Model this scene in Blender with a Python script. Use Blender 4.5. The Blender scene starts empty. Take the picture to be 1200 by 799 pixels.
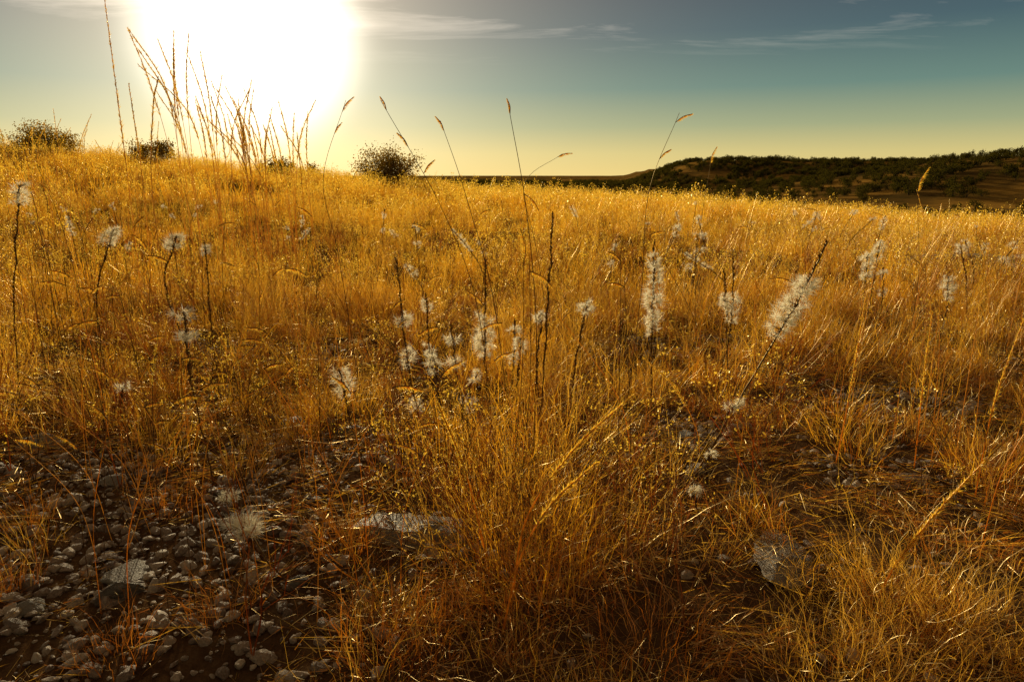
import bpy, math, numpy as np
from mathutils import Vector
rng=np.random.default_rng(7)
scene=bpy.context.scene
scene.view_settings.view_transform='Standard'
scene.view_settings.look='None'
scene.view_settings.exposure=0
SUN_AZ=math.radians(-19.6); SUN_EL=math.radians(10.0)
SD=(math.sin(SUN_AZ)*math.cos(SUN_EL),math.cos(SUN_AZ)*math.cos(SUN_EL),math.sin(SUN_EL))

# ------------------------------------------------------------ helpers
def ss(a,b,x):
    t=np.clip((np.asarray(x,float)-a)/(b-a),0,1); return t*t*(3-2*t)
_ph=np.random.default_rng(3).uniform(0,6.28,(8,6)); _dr=np.random.default_rng(4).uniform(0,6.28,(8,6))
def wn(x,y,scale,k=0):
    s=0
    for j in range(6):
        f=(1+0.37*j)/scale
        a=_dr[k,j]
        s=s+np.sin((x*np.cos(a)+y*np.sin(a))*f*2.4+_ph[k,j]+1.3*np.sin((x*np.sin(a)-y*np.cos(a))*f*1.7+j))
    return s/3.6
def height(x,y):
    x=np.asarray(x,float); y=np.asarray(y,float)
    r=np.hypot(x,y)
    z=0.020*wn(x,y,0.9,0)*ss(0,1,r)+0.06*wn(x,y,4,1)*ss(2,7,r)
    z=z+0.098*np.maximum(0,-x-1.0)*ss(3,26,y)*(1-ss(32,70,r))
    z=z-0.050*np.maximum(0,x-.8)*ss(3,14,y)*(1-ss(60,140,r))
    z=z-9.5*ss(21,150,y+0.5*np.maximum(x,0))
    z=z+0.7*wn(x,y,60,2)*ss(60,200,r)
    # far plateau, then the nearer ridge on the right
    z=z+22*ss(0,75,x-.155*y)*ss(470,660,y)*(1+0.05*wn(x,y,150,3))
    z=z+21*ss(120,300,x)*ss(190,350,y)*(1-ss(400,600,y))*(1+0.06*wn(x,y,90,4))
    return z
def bare(x,y):
    def e(cx,cy,rx,ry):
        d=np.sqrt(((x-cx)/rx)**2+((y-cy)/ry)**2); return 1-ss(0.6,1.25,d)
    m=e(-0.95,1.38,0.66,0.62)
    m=np.maximum(m,.8*e(-1.6,1.9,0.6,0.3)); m=np.maximum(m,.8*e(-0.72,2.05,0.40,0.26))
    m=np.maximum(m,0.95*e(-0.25,1.57,0.18,0.14)); m=np.maximum(m,0.8*e(.66,1.44,.13,.10))
    m=np.maximum(m,0.7*e(0.62,2.35,0.30,0.2)); m=np.maximum(m,0.7*e(1.15,1.95,0.3,0.16))
    m=np.maximum(m,0.7*e(1.6,2.6,0.4,0.2))
    m=np.maximum(m,0.8*e(-1.3,3.4,0.6,0.25)); m=np.maximum(m,0.8*e(0.9,3.6,0.6,0.25))
    m=np.maximum(m,0.95*e(6.0,8.0,1.5,0.8))
    n=wn(x,y,0.35,5)
    return np.clip(m+0.35*n*(m>0.05),0,1)

class MB:
    def __init__(s): s.v=[];s.f=[];s.m=[];s.n=0
    def add(s,v,f,mi=0):
        v=np.asarray(v,float).reshape(-1,3); f=np.asarray(f,int)
        s.v.append(v); s.f.append((f+s.n)); s.m.append(np.full(len(f),mi)); s.n+=len(v)
    def mesh(s,name,mats,smooth=False):
        V=np.concatenate(s.v); me=bpy.data.meshes.new(name)
        loops=np.concatenate([f.ravel() for f in s.f]); 
        cnt=np.concatenate([np.full(len(f),f.shape[1]) for f in s.f])
        st=np.concatenate([[0],np.cumsum(cnt)[:-1]])
        me.vertices.add(len(V)); me.vertices.foreach_set('co',V.ravel())
        me.loops.add(len(loops)); me.loops.foreach_set('vertex_index',loops.astype(np.int32))
        me.polygons.add(len(cnt)); me.polygons.foreach_set('loop_start',st.astype(np.int32)); me.polygons.foreach_set('loop_total',cnt.astype(np.int32))
        me.polygons.foreach_set('material_index',np.concatenate(s.m).astype(np.int32))
        if smooth: me.polygons.foreach_set('use_smooth',np.ones(len(cnt),bool))
        for m in mats: me.materials.append(m)
        me.update(calc_edges=True); me.validate()
        return me
def obj(name,me,loc=(0,0,0),link=True):
    o=bpy.data.objects.new(name,me); o.location=loc
    if link: scene.collection.objects.link(o)
    return o

# ------------------------------------------------------------ materials
def newmat(name):
    m=bpy.data.materials.new(name); m.use_nodes=True; nt=m.node_tree; nt.nodes.clear()
    return m,nt,nt.nodes,nt.links
def plantmat(name,cols,trans=0.5,tcol=None,rough=0.38,gloss=0.06,gcol=(1,.80,.42)):
    m,nt,N,L=newmat(name)
    g=N.new('ShaderNodeNewGeometry')
    ns=N.new('ShaderNodeTexNoise'); ns.inputs['Scale'].default_value=1.1; ns.inputs['Detail'].default_value=3; L.new(g.outputs['Position'],ns.inputs['Vector'])
    a=N.new('ShaderNodeMath'); a.operation='ADD'; L.new(g.outputs['Random Per Island'],a.inputs[0]); L.new(ns.outputs[0],a.inputs[1])
    b=N.new('ShaderNodeMath'); b.operation='MULTIPLY'; b.inputs[1].default_value=0.5; L.new(a.outputs[0],b.inputs[0])
    r=N.new('ShaderNodeValToRGB'); L.new(b.outputs[0],r.inputs[0])
    el=r.color_ramp.elements
    for i,c in enumerate(cols):
        p=0.15+0.7*i/(len(cols)-1)
        if i<2: e=el[i]; e.position=p
        else: e=el.new(p)
        e.color=(*c,1)
    d=N.new('ShaderNodeBsdfDiffuse'); t=N.new('ShaderNodeBsdfTranslucent'); mx=N.new('ShaderNodeMixShader'); mx.inputs[0].default_value=trans
    L.new(r.outputs[0],d.inputs[0])
    h=N.new('ShaderNodeMix'); h.data_type='RGBA'; h.blend_type='MULTIPLY'; h.inputs[0].default_value=1
    L.new(r.outputs[0],h.inputs[6]); h.inputs[7].default_value=(*(tcol or (1.45,1.32,0.7)),1); L.new(h.outputs[2],t.inputs[0])
    L.new(d.outputs[0],mx.inputs[1]); L.new(t.outputs[0],mx.inputs[2])
    gl=N.new('ShaderNodeBsdfGlossy'); gl.inputs['Roughness'].default_value=rough; gl.inputs[0].default_value=(*gcol,1)
    m2=N.new('ShaderNodeMixShader'); m2.inputs[0].default_value=gloss
    L.new(mx.outputs[0],m2.inputs[1]); L.new(gl.outputs[0],m2.inputs[2])
    o=N.new('ShaderNodeOutputMaterial'); L.new(m2.outputs[0],o.inputs[0]); return m
M_gold=plantmat('dry_gold_grass',[(.50,.21,.010),(.68,.36,.016),(.68,.42,.045)],.75,gloss=.20)
M_straw=plantmat('straw_grass',[(.42,.20,.025),(.68,.43,.085),(.58,.31,.03)],.68,gloss=.20)
M_russet=plantmat('russet_grass',[(.22,.055,.008),(.42,.13,.012),(.56,.25,.025)],.62,gloss=.15)
M_dark=plantmat('brown_stem',[(.055,.022,.010),(.11,.042,.016),(.18,.085,.028)],.1,(1,1,1))
M_white=plantmat('white_pappus',[(.93,.85,.66),(.95,.89,.72),(.94,.88,.74)],.68,(1.05,1.05,1.0),rough=.5,gloss=.22,gcol=(1,.95,.78))
M_seed=plantmat('seed_head',[(.58,.36,.04),(.74,.52,.08),(.80,.62,.16)],.65,gloss=.15)
M_olive=plantmat('bush_leaf',[(.09,.065,.010),(.16,.11,.016),(.30,.19,.025)],.6,(1.8,1.5,.6))
M_tree=plantmat('tree_leaf',[(.035,.038,.008),(.06,.055,.012),(.10,.08,.016)],.3,(1.5,1.3,.6),gloss=0)
M_bark=plantmat('bark',[(.07,.05,.03),(.10,.07,.05)],0,(1,1,1),gloss=0)

def rockmat(name,c1,c2,c3,bump=.4):
    m,nt,N,L=newmat(name)
    tc=N.new('ShaderNodeTexCoord'); oi=N.new('ShaderNodeObjectInfo')
    ad=N.new('ShaderNodeVectorMath'); L.new(tc.outputs['Object'],ad.inputs[0]); L.new(oi.outputs['Random'],ad.inputs[1])
    n=N.new('ShaderNodeTexNoise'); n.inputs['Scale'].default_value=3.5; n.inputs['Detail'].default_value=8; n.inputs['Roughness'].default_value=.65
    L.new(ad.outputs[0],n.inputs['Vector'])
    mr=N.new('ShaderNodeMath'); mr.operation='MULTIPLY_ADD'; L.new(oi.outputs['Random'],mr.inputs[0]); mr.inputs[1].default_value=.6; 
    sb=N.new('ShaderNodeMath'); sb.operation='SUBTRACT'; L.new(n.outputs[0],sb.inputs[0]); sb.inputs[1].default_value=.28; L.new(sb.outputs[0],mr.inputs[2])
    r=N.new('ShaderNodeValToRGB'); L.new(mr.outputs[0],r.inputs[0]); e=r.color_ramp.elements
    e[0].position=.2;e[0].color=(*c1,1);e[1].position=.8;e[1].color=(*c3,1); q=e.new(.5);q.color=(*c2,1)
    b=N.new('ShaderNodeBsdfPrincipled'); b.inputs['Roughness'].default_value=.6; b.inputs['Specular IOR Level'].default_value=.6
    L.new(r.outputs[0],b.inputs['Base Color'])
    n2=N.new('ShaderNodeTexNoise'); n2.inputs['Scale'].default_value=9; n2.inputs['Detail'].default_value=8; n2.inputs['Roughness'].default_value=.65; L.new(ad.outputs[0],n2.inputs['Vector'])
    bp=N.new('ShaderNodeBump'); bp.inputs['Strength'].default_value=bump; bp.inputs['Distance'].default_value=.15; L.new(n2.outputs[0],bp.inputs['Height']); L.new(bp.outputs[0],b.inputs['Normal'])
    o=N.new('ShaderNodeOutputMaterial'); L.new(b.outputs[0],o.inputs[0]); return m
M_gravel=rockmat('gravel_stone',(.11,.062,.030),(.26,.175,.10),(.46,.35,.22))
M_lime=rockmat('limestone',(.16,.11,.06),(.34,.26,.16),(.52,.42,.28),.9)

def groundmat():
    m,nt,N,L=newmat('dry_ground')
    g=N.new('ShaderNodeNewGeometry')
    def noise(s,d=8,r=.6):
        n=N.new('ShaderNodeTexNoise'); n.inputs['Scale'].default_value=s; n.inputs['Detail'].default_value=d; n.inputs['Roughness'].default_value=r
        L.new(g.outputs['Position'],n.inputs['Vector']); return n
    def ramp(src,cs):
        r=N.new('ShaderNodeValToRGB'); L.new(src,r.inputs[0]); e=r.color_ramp.elements
        for i,(p,c) in enumerate(cs):
            if i<2: q=e[i]; q.position=p
            else: q=e.new(p)
            q.color=(*c,1)
        return r
    near=ramp(noise(14,10,.7).outputs[0],[(.3,(.045,.022,.010)),(.55,(.11,.058,.026)),(.75,(.22,.14,.07))])
    mid=ramp(noise(.9,8,.7).outputs[0],[(.3,(.10,.045,.010)),(.7,(.26,.13,.02))])
    far=ramp(noise(.02,10,.75).outputs[0],[(.35,(.045,.032,.010)),(.48,(.14,.08,.02)),(.60,(.36,.19,.035))])
    ln=N.new('ShaderNodeVectorMath'); ln.operation='LENGTH'; L.new(g.outputs['Position'],ln.inputs[0])
    def mr(a,b):
        q=N.new('ShaderNodeMapRange'); L.new(ln.outputs['Value'],q.inputs[0]); q.inputs[1].default_value=a;q.inputs[2].default_value=b; return q.outputs[0]
    def mix(f,a,b):
        q=N.new('ShaderNodeMix'); q.data_type='RGBA'; L.new(f,q.inputs[0]); L.new(a,q.inputs[6]); L.new(b,q.inputs[7]); return q.outputs[2]
    c=mix(mr(4,20),near.outputs[0],mid.outputs[0]); c=mix(mr(45,110),c,far.outputs[0])
    b=N.new('ShaderNodeBsdfPrincipled'); b.inputs['Roughness'].default_value=1; b.inputs['Specular IOR Level'].default_value=0; L.new(c,b.inputs['Base Color'])
    bp=N.new('ShaderNodeBump'); bp.inputs['Strength'].default_value=.8; bp.inputs['Distance'].default_value=.02; L.new(noise(40,8,.7).outputs[0],bp.inputs['Height']); L.new(bp.outputs[0],b.inputs['Normal'])
    o=N.new('ShaderNodeOutputMaterial'); L.new(b.outputs[0],o.inputs[0]); return m

# ------------------------------------------------------------ ground
nr,na=250,360
R=0.25*1.041**np.arange(nr); A=np.arange(na)*2*math.pi/na
RR,AA=np.meshgrid(R,A,indexing='ij'); X=RR*np.sin(AA); Y=RR*np.cos(AA); Z=height(X,Y)
V=np.stack([X,Y,Z],-1).reshape(-1,3); V=np.vstack([V,[[0,0,float(height(0,0))]]])
i=np.arange(nr-1)[:,None]*na; j=np.arange(na)[None,:]; j2=(j+1)%na
F=np.stack([i+j,i+na+j,i+na+j2,i+j2],-1).reshape(-1,4)[:, ::-1]
mb=MB(); mb.add(V,F); c=nr*na
mb.f.append(np.stack([np.full(na,c),np.arange(na),(np.arange(na)+1)%na],-1)[:, ::-1]); mb.m.append(np.zeros(na))
ground=obj('ground',mb.mesh('ground',[groundmat()],True))

# ------------------------------------------------------------ scatter via geometry nodes
def scatter(name,P,rot,scl,idx,parts,realize=False):
    col=bpy.data.collections.new(name+'_parts')
    for k,o in enumerate(parts): col.objects.link(o)
    me=bpy.data.meshes.new(name); me.vertices.add(len(P)); me.vertices.foreach_set('co',np.asarray(P,float).ravel())
    a=me.attributes.new('rot','FLOAT_VECTOR','POINT'); a.data.foreach_set('vector',np.asarray(rot,float).ravel())
    a=me.attributes.new('scl','FLOAT','POINT'); a.data.foreach_set('value',np.asarray(scl,float))
    a=me.attributes.new('idx','INT','POINT'); a.data.foreach_set('value',np.asarray(idx,np.int32))
    o=obj(name,me)
    ng=bpy.data.node_groups.new(name+'_scatter','GeometryNodeTree')
    ng.interface.new_socket('Geometry',in_out='INPUT',socket_type='NodeSocketGeometry')
    ng.interface.new_socket('Geometry',in_out='OUTPUT',socket_type='NodeSocketGeometry')
    N=ng.nodes;L=ng.links
    gi=N.new('NodeGroupInput');go=N.new('NodeGroupOutput')
    ip=N.new('GeometryNodeInstanceOnPoints'); ci=N.new('GeometryNodeCollectionInfo')
    ci.inputs['Collection'].default_value=col; ci.inputs['Separate Children'].default_value=True; ci.inputs['Reset Children'].default_value=True
    def na_(t,n):
        q=N.new('GeometryNodeInputNamedAttribute'); q.data_type=t; q.inputs['Name'].default_value=n
        return [s for s in q.outputs if s.enabled and s.name=='Attribute'][0]
    e=N.new('FunctionNodeEulerToRotation')
    L.new(na_('FLOAT_VECTOR','rot'),e.inputs[0]); L.new(e.outputs[0],ip.inputs['Rotation'])
    L.new(na_('FLOAT','scl'),ip.inputs['Scale']); L.new(na_('INT','idx'),ip.inputs['Instance Index'])
    ip.inputs['Pick Instance'].default_value=True
    L.new(gi.outputs[0],ip.inputs['Points']); L.new(ci.outputs[0],ip.inputs['Instance'])
    if realize:
        rz=N.new('GeometryNodeRealizeInstances'); L.new(ip.outputs[0],rz.inputs[0]); L.new(rz.outputs[0],go.inputs[0])
    else: L.new(ip.outputs[0],go.inputs[0])
    md=o.modifiers.new('scatter','NODES'); md.node_group=ng
    return o
def region(n,y0,y1,k=.95,pad=1.0):
    u=rng.uniform(0,1,n); y=np.sqrt(y0**2+u*(y1**2-y0**2)); x=rng.uniform(-1,1,n)*(k*y+pad); return x,y
def zrot(n,tilt=.12):
    return np.stack([rng.normal(0,tilt,n),rng.normal(0,tilt,n),rng.uniform(0,6.28,n)],-1)

# ------------------------------------------------------------ blades
def blades(mb,n,R,h0,h1,w,bend=1.0,curl=.6,seg=5,tilt=.25,mi=0,seeds=0,seedmi=1,ssz=.006,off=(0,0,0),seedspan=.35,wig=.22,brk=.12):
    ph=rng.uniform(0,6.28,n); rad=R*np.sqrt(rng.uniform(0,1,n))
    p=np.stack([rad*np.cos(ph),rad*np.sin(ph),np.full(n,-.01)],-1)+np.array(off)
    az=ph+rng.normal(0,.8,n); Ln=h0+(h1-h0)*rng.beta(1.6,1.8,n)
    th=np.abs(rng.normal(0,tilt,n)); bd=bend*rng.uniform(.1,1.3,n); cu=rng.normal(0,curl,n)
    kb=np.where(rng.uniform(0,1,n)<brk,rng.integers(2,seg,n),99); ka=rng.uniform(.6,1.6,n)
    pts=[p.copy()]
    for k in range(seg):
        s=(k+.5)/seg; t=th+bd*s**1.6+rng.normal(0,wig,n)*(k>0)+np.where(k>=kb,ka,0); a=az+cu*s+rng.normal(0,wig*1.2,n)
        t=np.minimum(t,2.3)
        d=np.stack([np.sin(t)*np.cos(a),np.sin(t)*np.sin(a),np.cos(t)],-1)
        p=p+d*(Ln/seg)[:,None]; pts.append(p.copy())
    pts=np.stack(pts,1)
    sa=rng.uniform(0,6.28,n); side=np.stack([np.cos(sa),np.sin(sa),rng.normal(0,.3,n)],-1)
    wd=w*rng.uniform(.6,1.4,n)[:,None]*(1-np.linspace(0,1,seg+1)[None,:]**1.5*.85)
    v=np.stack([pts-side[:,None,:]*wd[...,None]/2,pts+side[:,None,:]*wd[...,None]/2],2)
    b=(np.arange(n)*(seg+1)*2)[:,None]+ (np.arange(seg)*2)[None,:]
    f=np.stack([b,b+1,b+3,b+2],-1).reshape(-1,4)
    mb.add(v,f,mi)
    if seeds:
        bi=np.repeat(np.arange(n),seeds)
        s=1-rng.uniform(0,1,len(bi))*seedspan; fk=s*seg; k0=np.minimum(fk.astype(int),seg-1); fr=(fk-k0)[:,None]
        c=pts[bi,k0]*(1-fr)+pts[bi,k0+1]*fr
        diam(mb,c,ssz,seedmi,spread=ssz*1.0)
def diam(mb,c,sz,mi,spread=0,elong=2.2,up=.6):
    m=len(c); c=c+rng.normal(0,1,(m,3))*spread
    d=rng.normal(0,1,(m,3)); d[:,2]+=up; d/=np.linalg.norm(d,axis=1)[:,None]
    e=np.cross(d,rng.normal(0,1,(m,3))); e/=np.linalg.norm(e,axis=1)[:,None]+1e-9
    l=sz*rng.uniform(.6,1.4,m)[:,None]
    v=np.stack([c-d*l*.5*elong/2,c+e*l*.35,c+d*l*.5*elong/2,c-e*l*.35],1)
    mb.add(v,np.arange(m*4).reshape(m,4),mi)
def bristles(mb,c,d,ln,w,mi):
    m=len(c); e=np.cross(d,rng.normal(0,1,(m,3))); e/=np.linalg.norm(e,axis=1)[:,None]+1e-9
    v=np.stack([c-e*w/2,c+e*w/2,c+d*ln[:,None]],1); mb.add(v,np.arange(m*3).reshape(m,3),mi)
def curve(pts,n=14):
    P=[np.array(p,float) for p in pts]
    if len(P)==2: P=[P[0],(P[0]+P[1])/2,P[1]]
    Q=[2*P[0]-P[1]]+P+[2*P[-1]-P[-2]]; out=[]; m=len(P)-1
    for t in np.linspace(0,m,n):
        k=min(int(t),m-1); f=t-k; a,b,c,d=Q[k:k+4]
        out.append(.5*(2*b+(c-a)*f+(2*a-5*b+4*c-d)*f*f+(3*b-a-3*c+d)*f**3))
    return np.array(out)
def tube(mb,pts,r0,r1,mi,k=4):
    n=len(pts); t=np.gradient(pts,axis=0); t/=np.linalg.norm(t,axis=1)[:,None]+1e-9
    ref=np.array([.3,.9,.1]); a=np.cross(t,ref); a/=np.linalg.norm(a,axis=1)[:,None]+1e-9; b=np.cross(t,a)
    r=np.linspace(r0,r1,n); g=np.arange(k)*2*math.pi/k
    v=pts[:,None,:]+r[:,None,None]*(np.cos(g)[None,:,None]*a[:,None,:]+np.sin(g)[None,:,None]*b[:,None,:])
    i=(np.arange(n-1)*k)[:,None]; j=np.arange(k)[None,:]; j2=(j+1)%k
    mb.add(v,np.stack([i+j,i+j2,i+k+j2,i+k+j],-1).reshape(-1,4),mi)
def at(pts,s):
    f=np.clip(np.asarray(s,float),0,1)*(len(pts)-1); k=np.minimum(f.astype(int),len(pts)-2); f=(f-k)[...,None]
    return pts[k]*(1-f)+pts[k+1]*f

# ------------------------------------------------------------ grass clumps
MG=[M_gold,M_seed,M_russet,M_straw,M_dark]
def part(name,fn):
    mb=MB(); fn(mb); return obj(name,mb.mesh(name,MG),link=False)
near=[
 part('clump_a',lambda m: blades(m,56,.08,.14,.40,.0018,1.4,1.0,7,.4,0)),
 part('clump_b',lambda m: (blades(m,36,.10,.16,.42,.0017,1.3,.8,7,.4,0),blades(m,14,.05,.35,.62,.0015,.6,.5,8,.15,3,12,1,.0045))),
 part('clump_c',lambda m: (blades(m,46,.10,.14,.36,.0018,1.7,1.4,7,.5,3),blades(m,16,.08,.1,.2,.0030,1,1,5,.4,2))),
 part('clump_d',lambda m: (blades(m,70,.10,.08,.24,.0017,1.6,1.4,6,.5,2),blades(m,22,.08,.1,.34,.0016,1.2,1.2,7,.4,3))),
 part('clump_e',lambda m: (blades(m,74,.13,.07,.20,.0018,2.4,2.2,7,.6,2),blades(m,26,.13,.07,.24,.0016,2.2,2.2,7,.6,3))),
 part('clump_f',lambda m: (blades(m,100,.13,.10,.24,.0015,3.0,2.6,9,.6,3),blades(m,30,.10,.1,.28,.0015,2.2,1.6,8,.5,0))),
]
mid=[
 part('mclump_a',lambda m: blades(m,46,.15,.20,.46,.0036,1.4,1.0,5,.42,0)),
 part('mclump_b',lambda m: (blades(m,30,.15,.20,.42,.0034,1.3,.9,5,.4,0),blades(m,16,.12,.35,.64,.0026,.8,.5,6,.2,0,12,1,.010))),
 part('mclump_c',lambda m: (blades(m,44,.17,.15,.36,.0034,1.7,1.2,5,.5,3),blades(m,14,.1,.3,.58,.0028,.8,.5,6,.22,3,10,1,.010))),
 part('mclump_d',lambda m: (blades(m,50,.17,.10,.30,.0034,1.6,1.2,5,.5,2),blades(m,7,.1,.3,.5,.003,.8,.8,6,.3,4,8,2,.010))),
 part('mclump_e',lambda m: (blades(m,7,.10,.55,.90,.0030,.4,.3,7,.12,3,24,1,.011),blades(m,22,.14,.2,.42,.0034,1.2,.8,5,.3,0))),
]
farp=[
 part('fclump_a',lambda m: blades(m,60,.45,.22,.50,.013,1.2,.8,4,.38,0,wig=.15)),
 part('fclump_b',lambda m: (blades(m,36,.45,.22,.46,.013,1.1,.8,4,.35,0,wig=.15),blades(m,24,.4,.4,.68,.009,.6,.4,5,.18,0,6,1,.030,wig=.12))),
 part('fclump_c',lambda m: (blades(m,40,.48,.2,.40,.012,1.3,.9,4,.45,3,wig=.15),blades(m,24,.4,.2,.45,.011,1.2,.8,4,.35,2,wig=.15))),
 part('fclump_d',lambda m: (blades(m,9,.3,.6,1.0,.009,.35,.3,6,.12,3,14,1,.030,wig=.1),blades(m,30,.4,.2,.45,.012,1.1,.6,4,.3,0,wig=.15))),
]
x,y=region(2100,.75,5.2,.9,.6)
cl=wn(x,y,.55,6)+.6*wn(x,y,.2,7)
keep=(rng.uniform(0,1,len(x))<np.clip(.52+.75*cl,.05,1))&(rng.uniform(0,1,len(x))>bare(x,y)*.95)
x,y=x[keep],y[keep]; n=len(x)
fg=1-ss(1.6,3.2,y)
pr=rng.uniform(0,1,n)
idx=np.where(pr<.42+.45*fg, rng.choice([3,4,5,2],n,p=[.42,.38,.05,.15]), rng.choice([0,1,2],n,p=[.36,.36,.28]))
tuftR=(x>.45)&(y<1.35)&(x<1.3); idx=np.where(tuftR,5,idx)
s=rng.uniform(.6,1.15,n)*(1-.2*fg)
scatter('foreground_grass',np.stack([x,y,height(x,y)],-1),zrot(n,.18),s,idx,near,True)
x,y=region(5200,4.4,14.5,.9,1.2)
cl=wn(x,y,1.1,6)+.6*wn(x,y,.4,7)
keep=(rng.uniform(0,1,len(x))<np.clip(.50+.72*cl,.05,1))&(rng.uniform(0,1,len(x))>bare(x,y)*.97)
x,y=x[keep],y[keep]; n=len(x)
idx=rng.choice([0,1,2,3,4],n,p=[.27,.26,.15,.22,.10])
scatter('meadow_grass',np.stack([x,y,height(x,y)],-1),zrot(n,.15),rng.uniform(.6,1.1,n)*(.88+.2*(wn(x,y,2.5,3))),idx,mid,True)
x,y=region(6500,13.5,37,.9,2)
k=rng.uniform(0,1,len(x))<np.clip(.68+.45*wn(x,y,3,5),.2,1); x,y=x[k],y[k]
n=len(x); idx=rng.choice([0,1,2,3],n,p=[.30,.34,.22,.14])
scatter('distant_grass',np.stack([x,y,height(x,y)],-1),zrot(n),rng.uniform(.55,1.1,n),idx,farp,True)

# ------------------------------------------------------------ gravel and stones
def stone(name,seed,flat,mat,sub=3,amp=.28):
    import bmesh
    from mathutils import noise as mn
    bm=bmesh.new(); bmesh.ops.create_icosphere(bm,subdivisions=sub,radius=1)
    sx=1+.35*math.sin(seed*3.1); 
    for v in bm.verts:
        p=v.co.copy(); q=p+Vector((seed*7.3,seed*1.7,0))
        nn=mn.noise(q*.9)*amp*1.6+mn.noise(q*2.1)*amp*.7+mn.noise(q*5)*amp*.22
        if sub>3: nn+=mn.noise(q*11)*amp*.14
        p=p*(1+nn); 
        for a in range(5):
            d=Vector((math.sin(seed+a*2.1),math.cos(seed*1.7+a*1.3),math.sin(a*3.3+seed*.6))).normalized()
            t=p.dot(d)-.72
            if t>0: p-=d*t*.85
        v.co=Vector((p.x*sx,p.y,p.z*flat))
    me=bpy.data.meshes.new(name); bm.to_mesh(me); bm.free()
    for p in me.polygons: p.use_smooth=sub>3
    me.materials.append(mat); return me
gparts=[obj('pebble_%d'%k,stone('pebble_%d'%k,k*1.37+1.3,[.55,.7,.45,.6,.8,.4,.35,.65][k],M_gravel,2),link=False) for k in range(8)]
x,y=region(95000,.75,5.5,.85,.5); bb=bare(x,y)
keep=rng.uniform(0,1,len(x))<np.clip(bb*1.1,.05,1)*np.where(y>3,.4,1); x,y=x[keep],y[keep]; n=len(x)
s=.0035+.016*rng.uniform(0,1,n)**3.2
scatter('gravel',np.stack([x,y,height(x,y)+s*.22],-1),np.stack([rng.normal(0,.35,n),rng.normal(0,.35,n),rng.uniform(0,6.28,n)],-1),s,rng.integers(0,8,n),gparts)
for k,(rx,ry,sz,fl,rz) in enumerate([(-.25,1.60,.11,.22,.3),(.66,1.48,.10,.15,1.1),(-.87,1.33,.045,.5,.5),(-.90,1.42,.06,.35,2),(-1.02,1.27,.035,.5,0),(-.80,2.36,.06,.5,.2),(-.74,1.68,.03,.4,1),(.63,2.25,.06,.3,.7),(.58,1.98,.05,.35,2.2),(-1.2,1.9,.05,.4,1.5),(-1.62,2.2,.08,.35,.4),(1.2,1.9,.06,.3,1.9),(-.48,1.36,.025,.6,1),(-1.35,1.55,.045,.5,.8),(-.55,2.3,.05,.4,.3),(5.4,8.0,.6,.15,.3),(6.6,8.2,.7,.12,1.0),(6.0,7.5,.4,.2,.4)]):
    o=obj('limestone_rock',stone('limestone_rock',k*1.9+.4,fl,M_lime,5 if k<4 else 4,.26),(rx,ry,float(height(rx,ry))+sz*fl*.15)); o.scale=(sz,sz*.8,sz); o.rotation_euler=(.06,.05,rz)
def litter(m):
    k=26; c=np.stack([rng.normal(0,.05,k),rng.normal(0,.05,k),rng.uniform(.001,.012,k)],-1); a=rng.uniform(0,6.28,k)
    d=np.stack([np.cos(a),np.sin(a),rng.normal(0,.16,k)],-1); bristles(m,c,d,rng.uniform(.03,.11,k),.002,3)
    bristles(m,c+.01,-d,rng.uniform(.02,.06,k),.002,2)
lit=[part('litter_%d'%k,litter) for k in range(3)]
x,y=region(3000,.75,5.5,.9,.6); k=rng.uniform(0,1,len(x))>bare(x,y)*.6; x,y=x[k],y[k]; n=len(x)
scatter('straw_litter',np.stack([x,y,height(x,y)+.004],-1),zrot(n,.04),rng.uniform(.6,1.3,n),rng.integers(0,3,n),lit,True)

# ------------------------------------------------------------ dry twiggy weeds
def weed(m,h=.4,sm=4,seed=True):
    def br(p,d,l,r,lev):
        d=d/np.linalg.norm(d); e=p+d*l+np.array([0,0,.04*l]); mm=(p+e)/2+rng.normal(0,.04*l,3)
        tube(m,curve([p,mm,e],5),r,r*.6,sm,3)
        if lev==0:
            if seed: diam(m,np.repeat(e[None],3,0),.005,1,.003)
            return
        for k in range(3):
            s=rng.uniform(.35,1); q=p+(e-p)*s
            br(q,d*.9+rng.normal(0,.42,3)+np.array([0,0,.15]),l*rng.uniform(.45,.7),r*.6,lev-1)
    for k in range(2): br(np.zeros(3),np.array([rng.normal(0,.25),rng.normal(0,.25),1]),h*.5,.0016,3)
weeds=[part('weed_%d'%k,lambda m: weed(m,.34+.04*k,[4,2,4,3,2][k],k%2==0)) for k in range(5)]
x,y=region(850,1.0,9,.85,.4); keep=rng.uniform(0,1,len(x))>bare(x,y)*.7; x,y=x[keep],y[keep]
x=np.concatenate([x,rng.normal(-.02,.22,26),rng.normal(-1.3,.5,60)]); y=np.concatenate([y,rng.normal(1.7,.25,26),rng.normal(2.5,.5,60)]); n=len(x)
scatter('dry_weeds',np.stack([x,y,height(x,y)],-1),zrot(n,.18),rng.uniform(.5,1.3,n),rng.integers(0,5,n),weeds,True)

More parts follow.
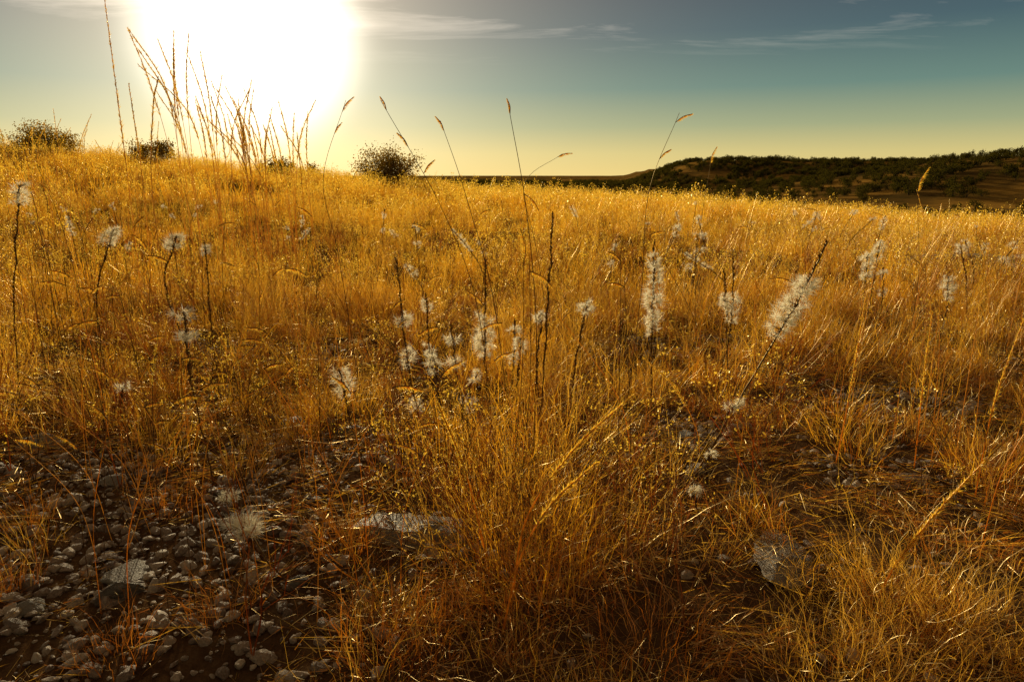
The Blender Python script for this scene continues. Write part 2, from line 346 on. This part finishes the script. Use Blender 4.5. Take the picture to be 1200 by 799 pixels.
# ------------------------------------------------------------ gayfeather plants (white seed heads)
def tuft(m,c,ax,r,k=26,w=.0012):
    d=rng.normal(0,1,(k,3))+ax*1.0; d/=np.linalg.norm(d,axis=1)[:,None]
    bristles(m,np.repeat(c[None],k,0)+d*.001,d,r*rng.uniform(.6,1.15,k),w,1)
MW=[M_dark,M_white,M_straw]
def gayfeather(pts,fluffs,top_dark=True,r=.026,stem=.0024,dens=1.0):
    m=MB(); base=np.array([pts[0][0],pts[0][1],0.]); base[2]=float(height(base[0],base[1]))
    P=[np.array(p,float)-base for p in pts]; P[0]=P[0]*[1,1,0]
    C=curve(P,22); C[1:-1]+=rng.normal(0,.0018,(20,3)); L=np.linalg.norm(np.diff(C,axis=0),axis=1).sum()
    tube(m,C,stem,stem*.6,0,5)
    k=int(L*330); s=rng.uniform(.42,1,k); c=at(C,s); a=rng.uniform(0,6.28,k); d=np.stack([np.cos(a),np.sin(a),np.full(k,1.1)],-1); d/=np.linalg.norm(d,axis=1)[:,None]
    bristles(m,c,d,rng.uniform(.006,.014,k),.005,0)
    k=int(L*55); s=rng.uniform(.05,.6,k); c=at(C,s); a=rng.uniform(0,6.28,k); d=np.stack([np.cos(a),np.sin(a),rng.uniform(-.4,.8,k)],-1); d/=np.linalg.norm(d,axis=1)[:,None]
    bristles(m,c,d,rng.uniform(.02,.05,k),.002,2)
    for (s0,s1) in fluffs:
        nt=max(6,int((s1-s0)*L*380*dens))
        for q in range(nt):
            s=rng.uniform(s0,s1); c=at(C,np.array([s]))[0]; a=rng.uniform(0,6.28)
            ax=np.array([math.cos(a),math.sin(a),.45]); e=(s-s0)/(s1-s0+1e-6); fr=r*(.75+.4*math.sin(math.pi*min(1,max(0,e))))*rng.uniform(.65,1.3)
            tuft(m,c+ax*fr*.42,ax,fr*.62,22)
            if q%3==0: bristles(m,(c+ax*.002)[None],ax[None]/1.1,np.array([fr*.6]),.004,0)
    o=obj('gayfeather_plant',m.mesh('gayfeather_plant',MW),tuple(base)); return o
G=gayfeather
G([(.50,2.3,0),(.485,2.3,.35),(.478,2.3,.685)],[(.50,.93)],r=.038)
G([(.54,1.9,0),(.70,1.9,.335),(.80,1.9,.54),(.872,1.9,.72)],[(.48,.80)],r=.048,stem=.0032)
G([(.50,1.86,0),(.60,1.88,.18),(.66,1.88,.26)],[(.75,1)],r=.026)
G([(-.07,2.2,0),(-.09,2.2,.3),(-.085,2.2,.63)],[(.50,.72)],r=.044)
G([(-.30,2.2,0),(-.35,2.2,.3),(-.375,2.2,.64)],[(.20,.27),(.45,.54),(.66,.74)],r=.038)
G([(-.50,2.1,0),(-.53,2.1,.14),(-.553,2.1,.29)],[(.68,1)],r=.040)
G([(.08,2.0,0),(.10,2.0,.4),(.118,2.0,.79)],[],stem=.0028)
G([(.10,2.05,0),(.08,2.05,.3),(.09,2.05,.49)],[(.90,1)],r=.028)
G([(.18,2.1,0),(.20,2.1,.3),(.236,2.1,.515)],[(.90,1)],r=.030)
G([(.88,2.8,0),(.92,2.8,.3),(.905,2.8,.60)],[(.48,.68)],r=.042)
G([(.93,2.8,0),(.90,2.8,.3),(.87,2.8,.52)],[(.6,.75)],r=.032)
G([(-.90,1.9,0),(-.93,1.9,.3),(-.93,1.9,.52)],[(.78,.86),(.93,1)],r=.036)
G([(-1.2,2.6,0),(-1.33,2.6,.45),(-1.27,2.6,.67)],[(.86,1)],r=.038)
G([(-1.15,2.55,0),(-1.15,2.55,.35),(-1.14,2.55,.66)],[(.9,.97)],r=.026)
G([(-1.62,2.6,0),(-1.60,2.6,.45),(-1.50,2.6,.70)],[(.84,1)],r=.038)
G([(-1.9,2.5,0),(-1.85,2.5,.45),(-1.76,2.5,.86)],[(.91,1)],r=.040)
G([(1.80,3.5,0),(1.83,3.5,.3),(1.82,3.5,.50)],[(.65,1)],r=.045)
G([(1.90,3.6,0),(1.92,3.6,.3),(1.93,3.6,.56)],[(.8,1)],r=.034)
G([(2.25,3.5,0),(2.27,3.5,.2),(2.25,3.5,.39)],[(.65,1)],r=.042)
G([(-.50,1.36,0),(-.55,1.34,.09),(-.566,1.30,.175)],[(.88,1)],r=.050,dens=4)
G([(-.68,1.6,0),(-.70,1.6,.06),(-.73,1.6,.105)],[(.8,1)],r=.03,dens=2)
G([(-.15,2.3,0),(-.19,2.3,.2),(-.21,2.3,.40)],[(.58,.68),(.8,.88)],r=.036)
G([(-.05,2.3,0),(0,2.3,.2),(.01,2.3,.42)],[(.62,.70),(.85,.92)],r=.030)
G([(-.12,2.1,0),(-.13,2.1,.1),(-.14,2.1,.2)],[(.8,1)],r=.030)
G([(-.10,1.95,0),(-.15,1.95,.2),(-.10,1.95,.33)],[(.85,1)],r=.028)
G([(-.20,2.0,0),(-.22,2.0,.2),(-.24,2.0,.36)],[(.82,1)],r=.030)
G([(.0,2.25,0),(.02,2.25,.2),(.03,2.25,.36)],[(.82,1)],r=.028)
G([(-.27,2.35,0),(-.29,2.35,.2),(-.30,2.35,.5)],[(.62,.7),(.88,.95)],r=.028)
G([(-1.25,2.1,0),(-1.27,2.1,.15),(-1.25,2.1,.24)],[(.85,1)],r=.028)
G([(.50,1.6,0),(.47,1.6,.08),(.46,1.6,.12)],[(.8,1)],r=.022,dens=2)
G([(.56,1.75,0),(.53,1.75,.06),(.545,1.75,.16)],[(.9,1)],r=.018,dens=2)
for k in range(50):
    yy=rng.uniform(3.6,9.5); xx=rng.uniform(-.8,.85)*yy; h=rng.uniform(.34,.62)
    z0=float(height(xx,yy)); G([(xx,yy,z0),(xx+rng.normal(0,.04),yy,z0+h*.5),(xx+rng.normal(0,.10),yy,z0+h)],[[(.72,.97)],[(.88,1)],[(.6,.7),(.85,.95)],[(.93,1)]][k%4],r=rng.uniform(.026,.044),dens=.7)

# ------------------------------------------------------------ grama and tall grass stalks
MS=[M_straw,M_seed,M_dark,M_gold]
def grama(pts,heads,stem=.0012,mi=2,big=1.0):
    m=MB(); base=np.array(pts[0],float); base[2]=float(height(base[0],base[1])); P=[np.array(p,float)-base for p in pts]; P[0][2]=0
    C=curve(P,24); tube(m,C,stem,stem*.5,mi,4)
    for (s,dx,dz,l) in heads:
        c=at(C,np.array([s]))[0]; l*=big; d=np.array([dx,rng.normal(0,.15),dz]); d/=np.linalg.norm(d)
        n=np.array([-d[2],0,d[0]]); n=-n if n[2]>0 else n
        Q=curve([c,c+d*l*.5-n*l*.10,c+d*l],10); tube(m,Q,.0012,.0008,2,4)
        k=80; s2=rng.uniform(.08,1,k); cc=at(Q,s2); dd=n*1.0+d*.7+rng.normal(0,.22,(k,3)); dd/=np.linalg.norm(dd,axis=1)[:,None]
        bristles(m,cc,dd,l*.20*rng.uniform(.7,1.1,k)*np.sin(np.pi*np.clip(s2,.12,.93))**.5,.0028,1)
    return obj('grama_grass_stalk',m.mesh('grama_grass_stalk',MS),tuple(base))
grama([(.06,1.9,0),(.07,1.9,.45),(.04,1.9,.80),(-.01,1.9,1.08)],[(.72,1,-1.1,.06),(.97,-.2,1,.04)],stem=.0016)
grama([(.0,1.85,0),(.03,1.85,.4),(.03,1.85,.76)],[(.86,-.1,1,.10)])
grama([(.02,1.8,0),(.05,1.8,.35),(.045,1.8,.70)],[(.93,1.3,-.9,.075)])
grama([(-.05,2.0,0),(-.10,2.0,.5),(-.20,2.0,.80),(-.365,2.0,1.10)],[(.78,.8,1,.05),(.86,-.7,.9,.05),(.97,-.4,1,.04)],stem=.0015)
grama([(.0,2.2,0),(-.06,2.2,.5),(-.15,2.2,.85),(-.22,2.2,1.06)],[(.95,-.6,1,.05)],stem=.0015)
grama([(-.60,2.6,0),(-.66,2.6,.6),(-.70,2.6,.88),(-.60,2.6,1.16)],[(.86,.7,1,.05),(.95,.7,.8,.07)],stem=.0016)
grama([(.42,2.4,0),(.46,2.4,.5),(.47,2.4,.84),(.56,2.4,1.10)],[(.80,.7,.6,.05),(.96,1,.5,.06)],stem=.0015)
grama([(.2,2.8,0),(.1,2.8,.6),(.05,2.8,.86),(.20,2.8,.98)],[(.96,1,.25,.06)])
grama([(-.9,1.5,0),(-.98,1.5,.35),(-.99,1.5,.68)],[(.97,-1,.12,.075)],big=.8)
grama([(-1.0,1.5,0),(-.95,1.5,.35),(-.93,1.5,.60)],[(.96,-1,-.25,.06)],big=.9)
grama([(-.78,2.1,0),(-.80,2.1,.3),(-.78,2.1,.64)],[(.96,-.3,1,.05),(.8,.3,1,.05)])
grama([(-1.45,2.2,0),(-1.50,2.2,.5),(-1.47,2.2,.80)],[(.97,-.2,1,.09)])
grama([(-1.30,2.2,0),(-1.34,2.2,.4),(-1.20,2.2,.74)],[(.96,.8,-1,.07)])
grama([(.95,3.4,0),(.92,3.4,.5),(.96,3.4,.98)],[(.96,.3,1,.09)])
grama([(1.9,3.2,0),(1.92,3.2,.4),(1.85,3.2,.86)],[(.95,.2,1,.12)])
for k in range(120):
    yy=rng.uniform(1.3,6.5); xx=rng.uniform(-.85,.85)*yy; h=rng.uniform(.35,.8)
    if k>80: yy=rng.uniform(1.2,2.2); xx=rng.uniform(-.75,-.1)*yy; h=rng.uniform(.3,.6)
    l=rng.normal(0,.14)
    grama([(xx,yy,0),(xx+l*.2,yy,h*.5),(xx+l,yy,h)],[(.97,rng.choice([-1,1]),rng.uniform(-.6,1),rng.uniform(.035,.065))],mi=[0,2,3][k%3],stem=.0011)

def tallgrass(name,stalks,fuzz,span=.4,dens=220,ssz=.010,stem=.0016,sm=0,thin=1.0):
    m=MB(); b=np.array(stalks[0][0],float); b[2]=float(height(b[0],b[1]))
    for st in stalks:
        P=[np.array(p,float)-b for p in st]; C=curve(P,20); L=np.linalg.norm(np.diff(C,axis=0),axis=1).sum()
        tube(m,C,stem,stem*.5,sm,4)
        k=int(dens*L*span*3); s=1-rng.uniform(0,1,k)**1.1*span; c=at(C,s); t=at(C,np.clip(s+.03,0,1))-at(C,np.clip(s-.03,0,1)); t/=np.linalg.norm(t,axis=1)[:,None]+1e-9
        d=t*1.6+rng.normal(0,.55,(k,3)); d/=np.linalg.norm(d,axis=1)[:,None]
        bristles(m,c,d,fuzz*rng.uniform(.5,1.2,k)*(1.15-.7*((s-(1-span))/span)),.0022*thin,1)
    return obj(name,m.mesh(name,MS),tuple(b))
def bunch(cx,cy,n,h0,h1,sp,lean,fn=None):
    out=[]
    for k in range(n):
        bx=cx+rng.normal(0,sp*.5); by=cy+rng.normal(0,sp*.5); h=fn(bx) if fn else rng.uniform(h0,h1); h*=rng.uniform(.80,1.08); z=float(height(bx,by))
        lx=rng.normal(lean,.09)*h; out.append([(bx,by,z),(bx+lx*.25,by,z+h*.5),(bx+lx*.6,by,z+h*.8),(bx+lx*rng.uniform(.9,1.7),by+rng.normal(0,.05)*h,z+h)])
    return out
T='tall_bluestem_grass'
tallgrass(T,bunch(-2.30,6,46,1.2,1.8,.55,-.05,lambda b: 1.84+(-2.7-b)*.52),.042,.5,110,stem=.0032,thin=2.6)
tallgrass(T,[[(-2.2,4.0,0),(-2.19,4,.9),(-2.19,4,1.86)],[(-2.05,4.0,0),(-2.06,4,.8),(-2.0,4,1.25),(-1.95,4,1.42)],[(-2.2,4.1,0),(-2.16,4.1,.8),(-2.17,4.1,1.4)]],.026,.5,140,stem=.0038,thin=2.4)
tallgrass(T,bunch(-4.3,6.5,20,.9,1.5,.9,.05),.03,.4,80,stem=.003,thin=2.5)
tallgrass(T,bunch(-3.4,8.0,16,.8,1.2,.8,.08),.03,.4,80,stem=.003,thin=2.5)
tallgrass(T,bunch(-5.6,9.0,26,.9,1.5,1.4,.08),.03,.4,80,stem=.003,thin=2.5)
tallgrass(T,bunch(-9.5,14,36,.9,1.6,3.5,.08),.05,.4,50,stem=.005,thin=4)
# dark dry stalks, left and right of the foreground
tallgrass('dry_grass_stalks',bunch(-1.75,2.7,26,.55,1.0,.7,.05),.012,.35,120,stem=.0014,sm=2)
tallgrass('dry_grass_stalks',bunch(-2.4,3.6,22,.6,1.1,.8,.05),.014,.35,110,stem=.0017,sm=2,thin=1.3)
tallgrass('dry_grass_stalks',bunch(1.45,2.1,14,.45,.75,.5,-.03),.011,.35,110,stem=.0012,sm=0)
tallgrass('dry_grass_stalks',bunch(2.4,3.6,20,.5,.85,.9,.04),.014,.35,110,stem=.0016,sm=0,thin=1.3)
tallgrass('dry_grass_stalks',bunch(-.75,1.9,14,.35,.65,.5,.02),.010,.3,100,stem=.0011,sm=2)
P_='plume_grass_stalk'
tallgrass(P_,[[(1.02,2.0,0),(1.04,2.0,.28),(1.05,2.0,.54)]],.014,.62,520,sm=3,stem=.002,thin=1.3)
tallgrass(P_,[[(1.27,2.0,0),(1.26,2.0,.25),(1.255,2.0,.50)]],.015,.6,520,sm=3,stem=.002,thin=1.3)
tallgrass(P_,[[(1.33,1.8,0),(1.34,1.8,.3),(1.40,1.8,.62)]],.016,.6,520,sm=3,stem=.002,thin=1.3)
tallgrass(P_,[[(.80,1.32,0),(.83,1.31,.10),(.91,1.3,.25),(1.05,1.29,.45)]],.020,.75,900,sm=3,stem=.0026,thin=1.4)
tallgrass(P_,[[(.0,1.3,0),(.03,1.3,.20),(.13,1.3,.36),(.24,1.3,.47)],[(-.02,1.2,0),(.02,1.2,.18),(.08,1.2,.29),(.16,1.2,.37)],[(-.05,1.4,0),(-.10,1.4,.25),(-.16,1.4,.42)]],.018,.5,800,sm=3,stem=.0022,thin=1.3)
tallgrass(P_,[[(.62,2.1,0),(.60,2.1,.10),(.52,2.1,.24),(.42,2.1,.33)]],.018,.5,460,sm=0,thin=1.3)

def bunchgrass(x,y,n,R,h0,h1,mi,tilt=.5,bend=.8,seeds=0,curl=.9,w=.0014):
    m=MB(); blades(m,n,R,h0,h1,w,bend,curl,9,tilt,mi,seeds,1,.004)
    blades(m,n//3,R*.9,h0*.5,h1*.6,w*1.1,bend*1.3,1.2,8,tilt*1.3,2)
    return obj('bunch_grass',m.mesh('bunch_grass',MG),(x,y,float(height(x,y))))
bunchgrass(.0,1.30,150,.14,.16,.40,2,.65,1.0)
bunchgrass(.05,1.45,160,.16,.2,.50,0,.7,.9,w=.0020)
bunchgrass(-.10,1.55,130,.15,.2,.46,3,.7,.9,w=.0020)
bunchgrass(.22,1.55,150,.16,.18,.42,3,.75,1.1,w=.0020)
bunchgrass(.02,1.75,160,.18,.25,.52,3,.6,1.0,3,w=.0018)
bunchgrass(.02,1.95,140,.18,.25,.60,0,.5,.9,3,w=.0018)
bunchgrass(-.25,2.1,110,.18,.2,.48,0,.5,1.0,2,w=.0018)
bunchgrass(.2,2.2,110,.18,.25,.58,3,.45,1.0,2,w=.0018)
bunchgrass(.28,1.15,200,.14,.10,.28,2,.7,1.5)
bunchgrass(-.22,1.18,160,.12,.10,.28,2,.7,1.5)
for (a,b) in [(.75,1.12),(.95,1.18),(.60,1.10),(.85,1.28)]:
    bunchgrass(a,b,230,.12,.12,.26,3,.6,1.6,0,2.2)
for (a,b) in [(-.95,1.75),(-.60,1.25),(-1.3,1.65),(-.75,1.12),(-.42,1.5),(-1.15,1.3)]:
    bunchgrass(a,b,90,.07,.06,.18,2,.6,1.4,0,1.6)

# ------------------------------------------------------------ bushes on the crest
def bush(m,W,H,n,leaf,nb=14,sp=1.0):
    cs=[]
    for k in range(nb):
        a=rng.uniform(0,6.28); rr=W*.5*math.sqrt(rng.uniform(0,1))*.85; hh=H*rng.uniform(.3,.85)*(1-.45*(rr/(W*.5))**2)
        e=np.array([rr*math.cos(a),rr*math.sin(a),hh]); tube(m,curve([(0,0,-.05),e*[.35,.35,.5]+rng.normal(0,.03*W,3),e],7),W*.012,W*.003,1,4); cs.append(e)
        for q in range(3):
            e2=e+rng.normal(0,.08*W,3); tube(m,curve([e*.7,e2],4),W*.004,W*.0015,1,3); cs.append(e2)
    cs=np.array(cs); bi=rng.integers(0,len(cs),n); c=cs[bi]+rng.normal(0,1,(n,3))*np.array([W*.065,W*.065,H*.08])*sp; c[:,2]=np.abs(c[:,2])
    diam(m,c,leaf,0,0,1.6,.2)
def addbush(x,y,W,H,n=2600,leaf=.07,nb=22):
    m=MB(); bush(m,W,H,n,leaf,nb); obj('bush',m.mesh('bush',[M_olive,M_bark]),(x,y,float(height(x,y))-.05))
addbush(-5.2,29,2.6,1.9,9000,.075,34)
addbush(-14.2,28,1.7,1.1,4000); addbush(-17.6,27,2.6,1.2,5000); addbush(-18.7,28,1.6,1.0,3000); addbush(-21.5,28,2.4,1.1,4000); addbush(-23.5,28,2.0,1.3,4000); addbush(-9.6,29,1.4,.9,2500); addbush(-8.6,30,1.0,.9,1500)
# ------------------------------------------------------------ distant trees
def treepart(name,W,H,n,seed):
    m=MB(); C=curve([(0,0,-.3),(.1,0,H*.3),(rng.normal(0,.2),rng.normal(0,.2),H*.8)],6); tube(m,C,.16,.05,1,5)
    bush(m,W,H,n,.55,9,1.3); return obj(name,m.mesh(name,[M_tree,M_bark]),link=False)
tparts=[treepart('tree_%d'%k,[5,6.5,4.6,7.5][k],[3.6,4.2,4.6,4.4][k],[380,480,300,560][k],k) for k in range(4)]
N0=26000
x=rng.uniform(-500,820,N0); y=rng.uniform(85,900,N0)
az=x/y; hill=(ss(0,40,x-.145*y)*ss(440,520,y))+(ss(105,190,x)*ss(190,250,y))
d=.10+.9*np.clip(hill,0,1); nz=wn(x,y,55,5)+.5*wn(x,y,20,6); d=d*np.clip(.75+.7*nz,.06,1)
d=np.where((hill<.2),np.clip(.10+.45*(wn(x,y,110,7)>.1)*1.0,0,1),d)
meadow=(np.abs(y-235-.12*x+10*wn(x,y,70,2))<30)&(x>95); d=np.where(meadow,d*.08,d)
keep=(np.abs(az)<1.0)&(rng.uniform(0,1,N0)<d)&~((y<230)&(x<20))
x,y=x[keep],y[keep]; n=len(x)
scatter('distant_trees',np.stack([x,y,height(x,y)],-1),zrot(n,.03),rng.uniform(.45,1.2,n)*np.where(y<230,.6,1),rng.integers(0,4,n),tparts)

# ------------------------------------------------------------ sky
w=bpy.data.worlds.new('World'); scene.world=w; w.use_nodes=True; nt=w.node_tree; N=nt.nodes; L=nt.links; N.clear()
tc=N.new('ShaderNodeTexCoord'); nrm=N.new('ShaderNodeVectorMath'); nrm.operation='NORMALIZE'; L.new(tc.outputs['Generated'],nrm.inputs[0])
sx=N.new('ShaderNodeSeparateXYZ'); L.new(nrm.outputs[0],sx.inputs[0])
def math_(op,a,b=None,c=None,clamp=False):
    q=N.new('ShaderNodeMath'); q.operation=op; q.use_clamp=clamp
    for i,v in enumerate((a,b,c)):
        if v is None: continue
        if isinstance(v,(int,float)): q.inputs[i].default_value=v
        else: L.new(v,q.inputs[i])
    return q.outputs[0]
def scal(col,v):
    q=N.new('ShaderNodeVectorMath'); q.operation='SCALE'
    if isinstance(col,tuple): q.inputs[0].default_value=col
    else: L.new(col,q.inputs[0])
    if isinstance(v,(int,float)): q.inputs['Scale'].default_value=v
    else: L.new(v,q.inputs['Scale'])
    return q.outputs[0]
def addv(a,b):
    q=N.new('ShaderNodeVectorMath'); q.operation='ADD'; L.new(a,q.inputs[0]); L.new(b,q.inputs[1]); return q.outputs[0]
sky=N.new('ShaderNodeTexSky'); sky.sky_type='NISHITA'; sky.sun_disc=False; sky.sun_elevation=SUN_EL; sky.sun_rotation=SUN_AZ; sky.dust_density=2.0; sky.ozone_density=2.0
el=math_('DIVIDE',sx.outputs[2],.4,clamp=True)
rp=N.new('ShaderNodeValToRGB'); L.new(el,rp.inputs[0]); e=rp.color_ramp.elements
cols=[(0,(.92,.70,.24)),(.07,(.76,.64,.25)),(.16,(.40,.45,.25)),(.28,(.15,.27,.23)),(.45,(.062,.128,.155)),(.63,(.038,.064,.10)),(.76,(.08,.065,.05)),(1,(.14,.095,.045))]
for i_,(p,c) in enumerate(cols):
    if i_<2: q=e[i_]; q.position=p
    else: q=e.new(p)
    q.color=(*c,1)
dt=N.new('ShaderNodeVectorMath'); dt.operation='DOT_PRODUCT'; L.new(nrm.outputs[0],dt.inputs[0]); dt.inputs[1].default_value=SD
ang=math_('ARCCOSINE',math_('MINIMUM',dt.outputs['Value'],1.0))
core=math_('POWER',2.718,math_('MULTIPLY',math_('POWER',math_('DIVIDE',ang,.125),5.0),-1.0))
midg=math_('POWER',2.718,math_('MULTIPLY',math_('DIVIDE',ang,.13),-1.0))
wide=math_('POWER',2.718,math_('MULTIPLY',math_('DIVIDE',ang,.25),-1.0))
glow=addv(scal((1.3,1.22,1.0),core),addv(scal((.85,.72,.50),midg),scal((.46,.34,.21),wide)))
inv=math_('DIVIDE',1.0,math_('ADD',sx.outputs[2],.06)); cv=scal(nrm.outputs[0],inv)
mp=N.new('ShaderNodeMapping'); L.new(cv,mp.inputs[0]); mp.inputs['Scale'].default_value=(.55,1.5,0); mp.inputs['Rotation'].default_value=(0,0,.12); mp.inputs['Location'].default_value=(1.3,.4,0)
nz=N.new('ShaderNodeTexNoise'); nz.inputs['Scale'].default_value=1.3; nz.inputs['Detail'].default_value=9; nz.inputs['Roughness'].default_value=.6; nz.inputs['Distortion'].default_value=.4; L.new(mp.outputs[0],nz.inputs['Vector'])
mr=N.new('ShaderNodeMapRange'); mr.inputs[1].default_value=.53; mr.inputs[2].default_value=.72; L.new(nz.outputs[0],mr.inputs[0])
m2=N.new('ShaderNodeMapRange'); m2.inputs[1].default_value=.14; m2.inputs[2].default_value=.24; L.new(sx.outputs[2],m2.inputs[0])
cl=math_('MULTIPLY',mr.outputs[0],m2.outputs[0])
tot=addv(addv(scal(sky.outputs[0],.03),scal(rp.outputs[0],8.5)),addv(scal(glow,10.0),scal((6.5,5.4,4.3),cl)))
bg=N.new('ShaderNodeBackground'); bg.inputs['Strength'].default_value=.1; L.new(tot,bg.inputs[0])
out=N.new('ShaderNodeOutputWorld'); L.new(bg.outputs[0],out.inputs[0])
# sun
sl=bpy.data.lights.new('sun','SUN'); sl.energy=5; sl.angle=math.radians(.5); sl.color=(1,.82,.50)
so=bpy.data.objects.new('sun',sl); scene.collection.objects.link(so); so.rotation_euler=Vector(SD).to_track_quat('Z','Y').to_euler()
# camera
cd=bpy.data.cameras.new('camera'); cd.lens=24; cd.sensor_width=36; cd.clip_start=.02; cd.clip_end=12000
co=bpy.data.objects.new('camera',cd); scene.collection.objects.link(co); co.location=(0,0,.9); co.rotation_euler=(math.radians(90-13.7),0,0); scene.camera=co
